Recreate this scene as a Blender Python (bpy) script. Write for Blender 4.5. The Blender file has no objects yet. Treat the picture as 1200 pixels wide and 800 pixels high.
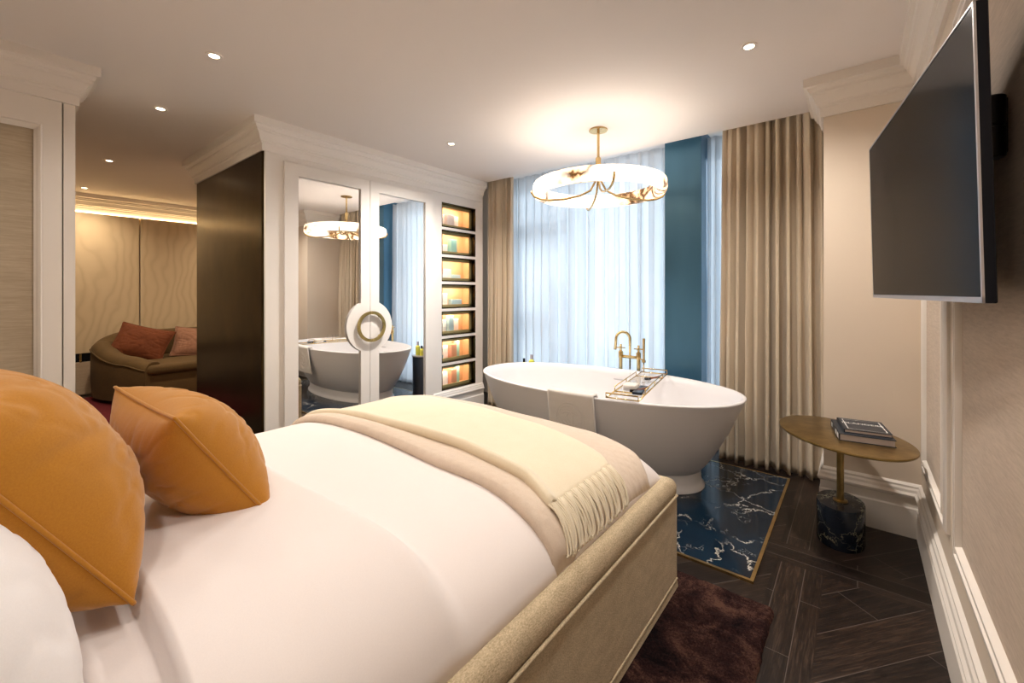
import bpy, bmesh, math, random
from mathutils import Vector, Matrix, noise
random.seed(7)
PI = math.pi
S = bpy.context.scene
COL = S.collection
H = 2.54           # ceiling height
CAMZ = 1.3
YAW = math.radians(39)
RX, LX = 0.262, -3.35      # right wall face, wardrobe / left wall face

# ------------------------------------------------------------------ materials
def mat(name, col, rough=.6, metal=0., spec=.5, emis=None, estr=0., sheen=0., coat=0.):
    m = bpy.data.materials.new(name); m.use_nodes = True
    b = m.node_tree.nodes['Principled BSDF']
    b.inputs['Base Color'].default_value = (*col, 1)
    b.inputs['Roughness'].default_value = rough
    b.inputs['Metallic'].default_value = metal
    b.inputs['Specular IOR Level'].default_value = spec
    b.inputs['Sheen Weight'].default_value = sheen
    b.inputs['Coat Weight'].default_value = coat
    if emis:
        b.inputs['Emission Color'].default_value = (*emis, 1)
        b.inputs['Emission Strength'].default_value = estr
    return m
class N:
    def __init__(s, m):
        s.t = m.node_tree; s.b = s.t.nodes['Principled BSDF']
    def n(s, typ, **kw):
        x = s.t.nodes.new(typ)
        for k, v in kw.items():
            if k in x.inputs: 
                try: x.inputs[k].default_value = v
                except Exception: pass
            else: setattr(x, k, v)
        return x
    def l(s, a, ao, b, bi): s.t.links.new(a.outputs[ao], b.inputs[bi])
    def coord(s, scale=(1,1,1), rot=(0,0,0)):
        c = s.n('ShaderNodeTexCoord'); m = s.n('ShaderNodeMapping')
        m.inputs['Scale'].default_value = scale; m.inputs['Rotation'].default_value = rot
        s.l(c, 'Object', m, 'Vector'); return m
    def noise(s, scale, detail=4, rough=.6, vec=None, dist=0):
        x = s.n('ShaderNodeTexNoise'); x.inputs['Scale'].default_value = scale
        x.inputs['Detail'].default_value = detail; x.inputs['Roughness'].default_value = rough
        x.inputs['Distortion'].default_value = dist
        if vec: s.l(vec, 'Vector', x, 'Vector')
        return x
    def ramp(s, src, out, stops):
        r = s.n('ShaderNodeValToRGB'); e = r.color_ramp.elements
        while len(e) > 1: e.remove(e[-1])
        e[0].position = stops[0][0]; e[0].color = (*stops[0][1], 1)
        for p, c in stops[1:]:
            q = e.new(p); q.color = (*c, 1)
        s.l(src, out, r, 'Fac'); return r
    def bump(s, src, out, strength=.3, dist=.002, prev=None):
        b = s.n('ShaderNodeBump'); b.inputs['Strength'].default_value = strength
        b.inputs['Distance'].default_value = dist
        s.l(src, out, b, 'Height')
        if prev: s.l(prev, 'Normal', b, 'Normal')
        s.l(b, 'Normal', s.b, 'Normal'); return b
def fabric(name, c1, c2, scale=250, bump=.4, rough=.9, sheen=.2, dist=.0015, stretch=(1,1,1), big=6):
    m = mat(name, c1, rough, sheen=sheen, spec=.2); n = N(m)
    v = n.coord(stretch); t = n.noise(scale, 3, .7, v)
    t2 = n.noise(big, 3, .6, v)
    mx = n.n('ShaderNodeMath', operation='ADD'); n.l(t, 'Fac', mx, 0)
    ms = n.n('ShaderNodeMath', operation='MULTIPLY'); ms.inputs[1].default_value = .35; n.l(t2, 'Fac', ms, 0); n.l(ms, 0, mx, 1)
    r = n.ramp(mx, 0, [(.45, c2), (.9, c1)])
    n.l(r, 'Color', n.b, 'Base Color'); n.bump(t, 'Fac', bump, dist); return m
def metal(name, col, rough=.28, var=.3):
    m = mat(name, col, rough, 1.); n = N(m)
    t = n.noise(14, 4, .6, n.coord())
    c = tuple(x*(1-var) for x in col)
    n.l(n.ramp(t, 'Fac', [(.35, c), (.65, col)]), 'Color', n.b, 'Base Color')
    return m
M = {}
M['paint'] = mat('white_paint', (.80,.745,.685), .5)
n = N(M['paint']); n.bump(n.noise(60, 2, .5, n.coord()), 'Fac', .03, .001)
M['ceil'] = mat('ceiling_paint', (.82,.765,.735), .75)
n = N(M['ceil']); n.bump(n.noise(90, 2, .5, n.coord()), 'Fac', .03, .001)
M['paint_daylit'] = mat('wardrobe_paint_daylit', (.87,.835,.80), .45)  # white paint made lighter to stand for daylight on the wardrobe
M['wallp'] = mat('wall_paint', (.70,.60,.49), .6)
n = N(M['wallp']); n.bump(n.noise(80, 2, .5, n.coord()), 'Fac', .04, .001)
M['linen'] = fabric('linen_wallcover', (.55,.44,.34), (.42,.33,.25), 150, .35, .8, .1, .001, (1,.10,1), 9)
M['linen_v'] = fabric('grasscloth_wallcover', (.50,.41,.30), (.37,.30,.21), 160, .35, .8, .1, .001, (1,.06,1), 9)
M['brass'] = metal('brushed_brass', (.72,.52,.24), .27, .2)
M['gold'] = metal('polished_gold', (.86,.66,.32), .18, .1)
M['oldbrass'] = metal('aged_brass', (.40,.28,.11), .32, .35)
M['ringbrass'] = metal('ring_brass', (.56,.42,.16), .3, .25)
M['niche'] = mat('niche_brass', (.40,.33,.15), .38, .45)
M['bronze'] = mat('dark_bronze', (.035,.024,.012), .25, 1.); n = N(M['bronze'])
n.l(n.ramp(n.noise(3.5, 5, .65, n.coord((1,1,.7))), 'Fac', [(.3,(.022,.016,.008)), (.7,(.075,.052,.022))]), 'Color', n.b, 'Base Color')
M['black'] = mat('black_plastic', (.008,.009,.014), .4, 0, .15)
M['blackm'] = mat('black_metal', (.012,.012,.015), .3, .6)
M['screen'] = mat('tv_screen', (.007,.009,.013), .16, 0, .07)
M['silver'] = mat('silver_trim', (.55,.53,.55), .35, .7)
M['tub'] = mat('matte_stone', (.76,.745,.755), .38, 0, .45)
M['mirror'] = mat('mirror_glass', (.93,.93,.92), .0, 1.)
M['bluecol'] = mat('blue_lacquer', (.03,.11,.18), .34, .35, .6); n = N(M['bluecol'])
n.l(n.ramp(n.noise(3, 3, .6, n.coord((1,1,.3))), 'Fac', [(.3,(.042,.135,.225)), (.7,(.06,.175,.28))]), 'Color', n.b, 'Base Color')
M['sheet'] = fabric('white_cotton', (.86,.80,.78), (.82,.76,.745), 420, .08, .85, .1, .0006)
n = N(M['sheet'])
M['pillow'] = fabric('pillow_cotton', (.86,.83,.83), (.82,.79,.79), 420, .08, .85, .1, .0006)
M['uph'] = fabric('beige_weave', (.80,.67,.47), (.40,.31,.185), 340, .9, .9, .1, .003, (1,.45,1), 40)
M['coverlet'] = fabric('coverlet_cotton', (.74,.62,.51), (.66,.54,.43), 260, .3, .9, .2, .0015)
n = N(M['coverlet'])   # quilted diamond lines
q = n.n('ShaderNodeTexWave'); q.inputs['Scale'].default_value = 9; q.inputs['Distortion'].default_value = .4
n.l(n.coord((1,1,0), (0,0,PI/4)), 'Vector', q, 'Vector')
q2 = n.n('ShaderNodeTexWave'); q2.inputs['Scale'].default_value = 9; q2.inputs['Distortion'].default_value = .4
n.l(n.coord((1,1,0), (0,0,-PI/4)), 'Vector', q2, 'Vector')
mn = n.n('ShaderNodeMath', operation='MINIMUM'); n.l(q, 'Fac', mn, 0); n.l(q2, 'Fac', mn, 1)
n.bump(mn, 0, .4, .004)
M['throw'] = fabric('cream_wool', (.86,.77,.60), (.78,.68,.50), 300, .35, .95, .4, .0015, (1,1,1), 12)
M['orange'] = fabric('orange_velvet', (.54,.235,.020), (.47,.19,.014), 300, .15, .8, .35, .001, (1,1,1), 5)
M['rust'] = fabric('rust_velvet', (.16,.045,.015), (.09,.022,.008), 200, .2, .8, .03)
M['rose'] = fabric('rose_velvet', (.30,.15,.10), (.19,.09,.055), 200, .2, .8, .15)
M['sofa'] = fabric('olive_velvet', (.115,.068,.025), (.06,.036,.014), 160, .2, .8, .03)
M['curtain'] = fabric('beige_drape', (.66,.56,.43), (.58,.485,.36), 300, .3, .9, .25, .001)
M['towel'] = fabric('towel_cotton', (.80,.76,.72), (.72,.68,.64), 350, .5, .95, .3, .002)
M['rug'] = mat('brown_pile', (.05,.02,.015), 1., spec=.1); n = N(M['rug'])
v_ = n.coord(); a_ = n.noise(6, 6, .7, v_, .6); b_ = n.noise(150, 4, .8, v_)
ma = n.n('ShaderNodeMath', operation='MULTIPLY_ADD'); ma.inputs[1].default_value = .55; n.l(b_, 'Fac', ma, 0); n.l(a_, 'Fac', ma, 2)
n.l(n.ramp(ma, 0, [(.62,(.006,.0035,.005)), (.78,(.040,.017,.016)), (.92,(.14,.068,.048))]), 'Color', n.b, 'Base Color'); n.bump(b_, 'Fac', 1., .012)
M['maroon'] = fabric('maroon_pile', (.12,.012,.018), (.06,.006,.01), 150, .6, 1., .0, .005)
M['paper'] = mat('page_paper', (.70,.60,.54), .8); n = N(M['paper'])
n.bump(n.noise(500, 2, .6, n.coord((.05,.05,1))), 'Fac', .5, .001)
M['cover'] = mat('navy_cover', (.018,.024,.034), .4)
M['ink'] = mat('white_ink', (.75,.74,.72), .6)
M['wood'] = mat('copper_brown_wood', (.25,.09,.04), .4)
M['led'] = mat('warm_led', (1,.8,.5), .5, emis=(1,.70,.34), estr=8)
M['lamp'] = mat('lamp_glow', (1,.9,.75), .5, emis=(1,.78,.50), estr=16)
M['facade'] = mat('facade_stone', (.55,.58,.60), .8)
M['winframe'] = mat('window_frame_grey', (.55,.58,.62), .5)
M['yellow'] = mat('yellow_bottle', (.75,.72,.10), .2)
M['greybot'] = mat('lilac_cap', (.45,.42,.47), .4)
M['navy'] = mat('navy_lacquer', (.008,.016,.03), .3)
def glassmat(name, col=(1,1,1), fac=.10, rough=.02):
    m = bpy.data.materials.new(name); m.use_nodes = True; t = m.node_tree; t.nodes.clear()
    o = t.nodes.new('ShaderNodeOutputMaterial'); mx = t.nodes.new('ShaderNodeMixShader')
    a = t.nodes.new('ShaderNodeBsdfTransparent'); a.inputs[0].default_value = (*col, 1)
    g = t.nodes.new('ShaderNodeBsdfGlossy'); g.inputs['Roughness'].default_value = rough
    fr = t.nodes.new('ShaderNodeFresnel'); fr.inputs[0].default_value = 1.45
    mm = t.nodes.new('ShaderNodeMath'); mm.operation = 'ADD'; mm.inputs[1].default_value = fac*.3
    t.links.new(fr.outputs[0], mm.inputs[0]); ge = t.nodes.new('ShaderNodeNewGeometry'); iv = t.nodes.new('ShaderNodeMath'); iv.operation = 'SUBTRACT'; iv.inputs[0].default_value = 1; t.links.new(ge.outputs['Backfacing'], iv.inputs[1])
    mu = t.nodes.new('ShaderNodeMath'); mu.operation = 'MULTIPLY'; t.links.new(mm.outputs[0], mu.inputs[0]); t.links.new(iv.outputs[0], mu.inputs[1]); t.links.new(mu.outputs[0], mx.inputs[0])
    t.links.new(a.outputs[0], mx.inputs[1]); t.links.new(g.outputs[0], mx.inputs[2]); t.links.new(mx.outputs[0], o.inputs[0])
    return m
M['glass'] = glassmat('clear_glass')
M['pane'] = glassmat('window_glass', (.93,.97,1), .05)
def sheermat():
    m = bpy.data.materials.new('sheer_voile'); m.use_nodes = True; t = m.node_tree; t.nodes.clear()
    o = t.nodes.new('ShaderNodeOutputMaterial'); mx = t.nodes.new('ShaderNodeMixShader')
    tr = t.nodes.new('ShaderNodeBsdfTransparent'); tr.inputs[0].default_value = (1,1,1,1)
    tl = t.nodes.new('ShaderNodeBsdfTranslucent'); tl.inputs[0].default_value = (.90,.93,.96,1)
    df = t.nodes.new('ShaderNodeBsdfDiffuse'); df.inputs[0].default_value = (.85,.87,.9,1)
    m2 = t.nodes.new('ShaderNodeMixShader'); m2.inputs[0].default_value = .3
    t.links.new(tl.outputs[0], m2.inputs[1]); t.links.new(df.outputs[0], m2.inputs[2])
    lw = t.nodes.new('ShaderNodeLayerWeight'); lw.inputs[0].default_value = .35
    mr = t.nodes.new('ShaderNodeMapRange'); mr.inputs[3].default_value = .74; mr.inputs[4].default_value = .97
    t.links.new(lw.outputs['Facing'], mr.inputs[0]); t.links.new(mr.outputs[0], mx.inputs[0])
    t.links.new(tr.outputs[0], mx.inputs[1]); t.links.new(m2.outputs[0], mx.inputs[2]); t.links.new(mx.outputs[0], o.inputs[0])
    return m
M['sheer'] = sheermat()
# polished navy marble with pale veins
def marble(name, base1, base2, vein, scale=2.6, w=.012, kt=.45):
    m = mat(name, base1, .16, 0, .35); n = N(m); v = n.coord()
    d = n.noise(2.2, 6, .65, v)
    vm = n.n('ShaderNodeVectorMath', operation='MULTIPLY_ADD'); vm.inputs[1].default_value = (.55,.55,.55)
    n.l(d, 'Color', vm, 0); n.l(v, 'Vector', vm, 2)
    vo = n.n('ShaderNodeTexVoronoi', feature='DISTANCE_TO_EDGE'); vo.inputs['Scale'].default_value = scale
    n.l(vm, 'Vector', vo, 'Vector')
    r1 = n.ramp(vo, 'Distance', [(0,(1,1,1)), (w,(.35,.35,.35)), (w*2.2,(0,0,0))])
    k = n.noise(1.7, 3, .6, v); kr = n.ramp(k, 'Fac', [(kt,(0,0,0)), (kt+.12,(1,1,1))])
    mu = n.n('ShaderNodeMix', data_type='RGBA', blend_type='MULTIPLY'); mu.inputs[0].default_value = 1
    n.l(r1, 'Color', mu, 6); n.l(kr, 'Color', mu, 7)
    # short flecks
    vo2 = n.n('ShaderNodeTexVoronoi', feature='DISTANCE_TO_EDGE'); vo2.inputs['Scale'].default_value = scale*3.2
    n.l(vm, 'Vector', vo2, 'Vector')
    r2 = n.ramp(vo2, 'Distance', [(0,(.8,.8,.8)), (w*1.6,(0,0,0))])
    k2 = n.noise(7, 2, .5, v); kr2 = n.ramp(k2, 'Fac', [(.57,(0,0,0)), (.66,(1,1,1))])
    mu2 = n.n('ShaderNodeMix', data_type='RGBA', blend_type='MULTIPLY'); mu2.inputs[0].default_value = 1
    n.l(r2, 'Color', mu2, 6); n.l(kr2, 'Color', mu2, 7)
    ad = n.n('ShaderNodeMix', data_type='RGBA', blend_type='ADD'); ad.inputs[0].default_value = 1
    n.l(mu, 2, ad, 6); n.l(mu2, 2, ad, 7)
    bs = n.ramp(n.noise(4, 6, .7, v), 'Fac', [(.35,base1), (.7,base2)])
    fx = n.n('ShaderNodeMix', data_type='RGBA'); n.l(ad, 2, fx, 0); n.l(bs, 'Color', fx, 6)
    fx.inputs[7].default_value = (*vein, 1); n.l(fx, 2, n.b, 'Base Color'); return m
M['marble'] = marble('navy_marble', (.0015,.008,.020), (.004,.022,.046), (.62,.58,.50), 3.2, .010, .42)
M['blackmarble'] = marble('black_marble', (.004,.006,.012), (.012,.018,.03), (.40,.37,.24), 6.5, .012, .49)
# dark oak parquet: framed panels with diagonal boards
def parquet():
    m = mat('dark_oak_parquet', (.03,.02,.015), .33, 0, .36); n = N(m)
    def bricks(rot, w, h, off):
        b = n.n('ShaderNodeTexBrick'); b.inputs['Scale'].default_value = 1
        b.inputs['Brick Width'].default_value = w; b.inputs['Row Height'].default_value = h
        b.inputs['Mortar Size'].default_value = .0016; b.inputs['Mortar Smooth'].default_value = .3
        b.inputs['Color1'].default_value = (0,0,0,1); b.inputs['Color2'].default_value = (1,1,1,1)
        b.inputs['Mortar'].default_value = (.5,.5,.5,1); b.offset = off
        v = n.coord((1,1,1), (0,0,rot)); n.l(v, 'Vector', b, 'Vector')
        g = n.n('ShaderNodeMapping'); g.inputs['Scale'].default_value = (2.5,40,1); n.l(v, 'Vector', g, 'Vector')
        gn = n.noise(2.2, 8, .68, g, 1.2)
        return b, gn
    # panel mask : frames of .17 m around 1.25 m panels, measured from the right wall
    c = n.n('ShaderNodeTexCoord'); sp = n.n('ShaderNodeSeparateXYZ'); n.l(c, 'Object', sp, 0)
    def band(axis, period, off, width):
        a = n.n('ShaderNodeMath', operation='ADD'); n.l(sp, axis, a, 0); a.inputs[1].default_value = off
        b = n.n('ShaderNodeMath', operation='FLOORED_MODULO'); n.l(a, 0, b, 0); b.inputs[1].default_value = period
        d = n.n('ShaderNodeMath', operation='LESS_THAN'); n.l(b, 0, d, 0); d.inputs[1].default_value = width
        return d
    bx = band(0, 1.25, .31+.0, .19); by = band(1, 1.25, -2.42, .19)
    A, ga = bricks(math.radians(-52), 1.1, .165, .37); B, gb = bricks(PI/2, .9, .095, .4); Cc, gc = bricks(0, .9, .095, .4)
    def mix(f, a, ao, b, bo, typ='RGBA'):
        x = n.n('ShaderNodeMix', data_type='RGBA'); n.l(f, 0, x, 0); n.l(a, ao, x, 6); n.l(b, bo, x, 7); return x
    col = mix(bx, A, 'Color', B, 'Color'); 
    col2 = n.n('ShaderNodeMix', data_type='RGBA'); n.l(by, 0, col2, 0); n.l(col, 2, col2, 6); n.l(Cc, 'Color', col2, 7)
    g1 = mix(bx, ga, 'Fac', gb, 'Fac'); g2 = n.n('ShaderNodeMix', data_type='RGBA'); n.l(by, 0, g2, 0); n.l(g1, 2, g2, 6); n.l(gc, 'Fac', g2, 7)
    f1 = mix(bx, A, 'Fac', B, 'Fac'); f2 = n.n('ShaderNodeMix', data_type='RGBA'); n.l(by, 0, f2, 0); n.l(f1, 2, f2, 6); n.l(Cc, 'Fac', f2, 7)
    r = n.ramp(g2, 2, [(.3,(.004,.003,.003)), (.5,(.018,.011,.009)), (.70,(.070,.046,.034))])
    tint = n.ramp(col2, 2, [(0,(.30,.29,.33)), (1,(1.15,1.05,.95))])
    mu = n.n('ShaderNodeMix', data_type='RGBA', blend_type='MULTIPLY'); mu.inputs[0].default_value = 1
    n.l(r, 'Color', mu, 6); n.l(tint, 'Color', mu, 7)
    jn = n.n('ShaderNodeMix', data_type='RGBA'); n.l(f2, 2, jn, 0); n.l(mu, 2, jn, 6); jn.inputs[7].default_value = (.10,.08,.07,1)
    n.l(jn, 2, n.b, 'Base Color'); n.bump(g2, 2, .25, .002)
    rr = n.n('ShaderNodeMapRange'); rr.inputs[3].default_value = .28; rr.inputs[4].default_value = .48; n.l(g2, 2, rr, 0); n.l(rr, 0, n.b, 'Roughness')
    return m
M['parquet'] = parquet()
def moire():
    m = mat('moire_silk', (.50,.40,.28), .5, sheen=.3); n = N(m)
    v = n.coord((1,1,.8)); w = n.n('ShaderNodeTexWave', wave_type='BANDS', bands_direction='Y')
    w.inputs['Scale'].default_value = 3.0; w.inputs['Distortion'].default_value = 18; w.inputs['Detail'].default_value = 2
    w.inputs['Detail Scale'].default_value = .55; n.l(v, 'Vector', w, 'Vector')
    n.l(n.ramp(w, 'Fac', [(0,(.55,.43,.28)), (.3,(.595,.47,.31)), (1,(.62,.495,.33))]), 'Color', n.b, 'Base Color')
    n.l(n.ramp(w, 'Fac', [(0,(.6,)*3), (1,(.42,)*3)]), 'Color', n.b, 'Roughness'); return m
M['moire'] = moire()
def alabaster():
    m = mat('alabaster', (.9,.85,.78), .4); n = N(m); v = n.coord()
    d = n.noise(3, 5, .6, v); vm = n.n('ShaderNodeVectorMath', operation='MULTIPLY_ADD'); vm.inputs[1].default_value = (.35,.35,.35)
    n.l(d, 'Color', vm, 0); n.l(v, 'Vector', vm, 2)
    vo = n.n('ShaderNodeTexVoronoi', feature='DISTANCE_TO_EDGE'); vo.inputs['Scale'].default_value = 6
    n.l(vm, 'Vector', vo, 'Vector')
    r = n.ramp(vo, 'Distance', [(0,(.05,.022,.006)), (.05,(.22,.10,.03)), (.13,(.85,.62,.38)), (.3,(1,.88,.72))])
    k = n.ramp(n.noise(2.6, 3, .5, v), 'Fac', [(.46,(0,0,0)), (.56,(1,1,1))])
    mx = n.n('ShaderNodeMix', data_type='RGBA'); n.l(k, 'Color', mx, 0); mx.inputs[6].default_value = (1,.87,.72,1); n.l(r, 'Color', mx, 7)
    n.l(mx, 2, n.b, 'Emission Color'); n.b.inputs['Emission Strength'].default_value = 1.15
    n.l(mx, 2, n.b, 'Base Color'); return m
M['alabaster'] = alabaster()

# ------------------------------------------------------------------ helpers
def tag(o, label=None, cat=None, group=None, kind=None):
    if label: o['label'] = label
    if cat: o['category'] = cat
    if group: o['group'] = group
    if kind: o['kind'] = kind
    return o
def link(name, me, m, parent=None, smooth=False):
    o = bpy.data.objects.new(name, me); COL.objects.link(o)
    if m is not None: me.materials.append(M[m] if isinstance(m, str) else m)
    if smooth:
        me.polygons.foreach_set('use_smooth', [True]*len(me.polygons))
    if parent is not None: 
        o.parent = parent; o.matrix_parent_inverse = Matrix.Translation(parent.location).inverted()
    return o
def obj(name, bm, m, parent=None, smooth=False, auto=None):
    bmesh.ops.recalc_face_normals(bm, faces=bm.faces)
    me = bpy.data.meshes.new(name); bm.to_mesh(me); bm.free()
    o = link(name, me, m, parent, smooth or auto is not None)
    if auto is not None:
        me.set_sharp_from_angle(angle=math.radians(auto))
    return o
def empty(name, loc, label, cat, group=None):
    o = bpy.data.objects.new(name, None); COL.objects.link(o); o.location = loc; o.empty_display_size = .1
    return tag(o, label, cat, group)
def struct(o): o['kind'] = 'structure'; return o
def box(bm, x0, x1, y0, y1, z0, z1, bev=0, seg=2, mtx=None):
    b = bmesh.new(); bmesh.ops.create_cube(b, size=1)
    for v in b.verts:
        v.co = Vector((x0+(v.co.x+.5)*(x1-x0), y0+(v.co.y+.5)*(y1-y0), z0+(v.co.z+.5)*(z1-z0)))
    if bev: bmesh.ops.bevel(b, geom=b.edges[:], offset=bev, segments=seg, profile=.5, affect='EDGES')
    if mtx is not None: bmesh.ops.transform(b, matrix=mtx, verts=b.verts)
    merge(bm, b)
def merge(bm, b):
    me = bpy.data.meshes.new('tmp'); b.to_mesh(me); b.free(); bm.from_mesh(me); bpy.data.meshes.remove(me)
def B(*boxes, bev=0, seg=2):
    bm = bmesh.new()
    for b in boxes: box(bm, *b, bev=bev, seg=seg)
    return bm
def tube(bm, pts, r, seg=8, closed=False, cap=True):
    pts = [Vector(p) for p in pts]; n = len(pts); rs = r if isinstance(r, (list, tuple)) else [r]*n
    rings = []; up = None
    for i in range(n):
        a = pts[(i-1) % n] if (closed or i > 0) else pts[i]; c = pts[(i+1) % n] if (closed or i < n-1) else pts[i]
        t = (c-a).normalized()
        if up is None: up = Vector((0,0,1)) if abs(t.z) < .9 else Vector((1,0,0))
        s = t.cross(up)
        if s.length < 1e-6: s = t.orthogonal()
        s.normalize(); up = s.cross(t).normalized()
        rings.append([bm.verts.new(pts[i]+rs[i]*(math.cos(2*PI*k/seg)*s+math.sin(2*PI*k/seg)*up)) for k in range(seg)])
    m = n if closed else n-1
    for i in range(m):
        A_, B_ = rings[i], rings[(i+1) % n]
        for k in range(seg):
            bm.faces.new((A_[k], A_[(k+1) % seg], B_[(k+1) % seg], B_[k]))
    if cap and not closed:
        bm.faces.new(rings[0][::-1]); bm.faces.new(rings[-1])
def lathe(bm, prof, c=(0,0,0), seg=32, sx=1, sy=1, rot=0, capb=True, capt=True):
    """prof : list of (r, z); ellipse scale sx, sy"""
    rings = []
    for r, z in prof:
        ring = []
        for k in range(seg):
            t = 2*PI*k/seg; x, y = r*sx*math.cos(t), r*sy*math.sin(t)
            ring.append(bm.verts.new((c[0]+x*math.cos(rot)-y*math.sin(rot), c[1]+x*math.sin(rot)+y*math.cos(rot), c[2]+z)))
        rings.append(ring)
    for a, b in zip(rings, rings[1:]):
        for k in range(seg): bm.faces.new((a[k], a[(k+1) % seg], b[(k+1) % seg], b[k]))
    if capb: bm.faces.new(rings[0][::-1])
    if capt: bm.faces.new(rings[-1])
def sweep(bm, path, prof, closed=False):
    """path in XY, prof (offset to the left of travel, z), mitred"""
    P = [Vector(p) for p in path]; n = len(P); rows = []
    for i in range(n):
        def nrm(a, b):
            d = (b-a).normalized(); return Vector((-d.y, d.x))
        if closed or 0 < i < n-1:
            n1 = nrm(P[(i-1) % n], P[i]); n2 = nrm(P[i], P[(i+1) % n])
            m = (n1+n2); m = m/m.length; k = 1/max(.2, m.dot(n1)); m = m*k
        elif i == 0: m = nrm(P[0], P[1])
        else: m = nrm(P[-2], P[-1])
        rows.append([bm.verts.new((P[i].x+m.x*o, P[i].y+m.y*o, z)) for o, z in prof])
    for i in range(n if closed else n-1):
        a, b = rows[i], rows[(i+1) % n]
        for k in range(len(prof)-1): bm.faces.new((a[k], b[k], b[k+1], a[k+1]))
    if not closed:
        for r_ in (rows[0], rows[-1]):
            try: bm.faces.new(r_)
            except Exception: pass
def slab_with_hole(outer, inner, x0, x1):
    """2D polygons in (y,z); solid between x0 and x1"""
    bm = bmesh.new(); es = []
    for loop in (outer, inner):
        if not loop: continue
        vs = [bm.verts.new((x0, y, z)) for y, z in loop]
        es += [bm.edges.new((vs[i], vs[(i+1) % len(vs)])) for i in range(len(vs))]
    bmesh.ops.triangle_fill(bm, use_beauty=True, use_dissolve=False, edges=es)
    r = bmesh.ops.extrude_face_region(bm, geom=bm.faces[:])
    for v in [g for g in r['geom'] if isinstance(g, bmesh.types.BMVert)]: v.co.x = x1
    return bm
def frame_sweep(bm, x, y0, y1, z0, z1, prof, sign=-1):
    """moulding around a rectangle in the plane x; prof (inset from outer edge, projection)"""
    cs = [(y0,z0,1,1), (y1,z0,-1,1), (y1,z1,-1,-1), (y0,z1,1,-1)]; rows = []
    for y, z, sy, sz in cs: rows.append([bm.verts.new((x+sign*p, y+sy*i, z+sz*i)) for i, p in prof])
    for k in range(4):
        a, b = rows[k], rows[(k+1) % 4]
        for j in range(len(prof)-1): bm.faces.new((a[j], b[j], b[j+1], a[j+1]))
def grid(fn, nu, nv):
    bm = bmesh.new(); V = [[bm.verts.new(fn(i/nu, j/nv)) for j in range(nv+1)] for i in range(nu+1)]
    for i in range(nu):
        for j in range(nv): bm.faces.new((V[i][j], V[i+1][j], V[i+1][j+1], V[i][j+1]))
    return bm
def solid(o, t, off=1):
    md = o.modifiers.new('thickness', 'SOLIDIFY'); md.thickness = t; md.offset = off; return o
def ss(a, b, x):
    t = max(0, min(1, (x-a)/(b-a))); return t*t*(3-2*t)
def lerp_tab(tab, x):
    if x <= tab[0][0]: return tab[0][1]
    for (a, va), (b, vb) in zip(tab, tab[1:]):
        if x <= b:
            t = (x-a)/(b-a); t = t*t*(3-2*t); return va+(vb-va)*t
    return tab[-1][1]

# ------------------------------------------------------------------ room shell
FX = -7.6
struct(obj('floor', B((-7.9, .6, -1.0, 4.4, -.1, 0)), 'parquet'))
struct(obj('ceiling', B((-7.9, .6, -1.0, 3.577, H, H+.16), (-7.9, .6, 3.577, 4.4, H+.10, H+.26), ), 'ceil'))
struct(obj('wall_right', B((RX, RX+.2, -1.0, 3.3, 0, H)), 'wallp'))
struct(obj('wall_pier', B((-.155, RX, 3.10, 4.3, 0, H+.1)), 'wallp'))
struct(obj('wall_back', B((-7.9, .6, -1.0, -.75, 0, H)), 'wallp'))
struct(obj('wall_lounge', B((FX-.2, FX, -.75, 4.3, 0, H)), 'wallp'))
struct(obj('wall_window', B((-7.6, LX, 4.1, 4.3, 0, H+.1), (LX, -.155, 4.05, 4.2, H-.02, H+.1)), 'wallp'))
# left partition with the linen panel
PY = .313
lw = obj('wall_left', B((LX-.25, LX-.03, -.75, PY, 0, H), (LX-.03, LX, .268, PY, 0, 2.335), (LX-.03, LX, .185, .262, 0, 2.325),
                        (LX-.03, LX, -.75, .185, 2.18, 2.325), (LX-.03, LX, -.75, PY, 2.338, H)), 'paint'); struct(lw)
bm = bmesh.new(); frame_sweep(bm, LX-.015, -.85, .19, .25, 2.185, [(0,.018), (.006,.022), (.014,.016), (.022,.006), (.03,0)], 1)
struct(obj('trim_1', bm, 'paint'))
struct(obj('trim_2', B((LX-.031, LX-.022, -.75, .187, .2, 2.182)), 'linen_v'))
# cornice and skirting
CORN = [(0,2.325), (.014,2.325), (.016,2.375), (.026,2.382), (.026,2.392), (.036,2.398), (.042,2.425), (.052,2.445), (.062,2.452),
        (.062,2.462), (.070,2.468), (.076,2.485), (.092,2.490), (.092,H+.002), (0,H+.002)]
SKIRT = [(.020,0), (.020,.152), (.015,.160), (.015,.205), (.026,.214), (.028,.226), (.020,.238), (.018,.252), (.012,.262), (.012,.272), (0,.284)]
bm = bmesh.new(); sweep(bm, [(RX, -.75), (RX, 3.10), (-.155, 3.10), (-.155, 3.575)], CORN); struct(obj('trim_3', bm, 'paint', auto=22))
bm = bmesh.new(); sweep(bm, [(LX-.3, PY), (LX, PY), (LX, -.75)][::-1], [(-o, z) for o, z in CORN]); struct(obj('trim_4', bm, 'paint', auto=22))
bm = bmesh.new(); sweep(bm, [(FX, 4.1), (FX, -.75)], CORN); struct(obj('trim_5', bm, 'paint', auto=22))
bm = bmesh.new(); sweep(bm, [(RX, -.75), (RX, 3.10), (-.155, 3.10), (-.155, 4.0)], SKIRT); struct(obj('baseboard_right', bm, 'paint', auto=22))
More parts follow.
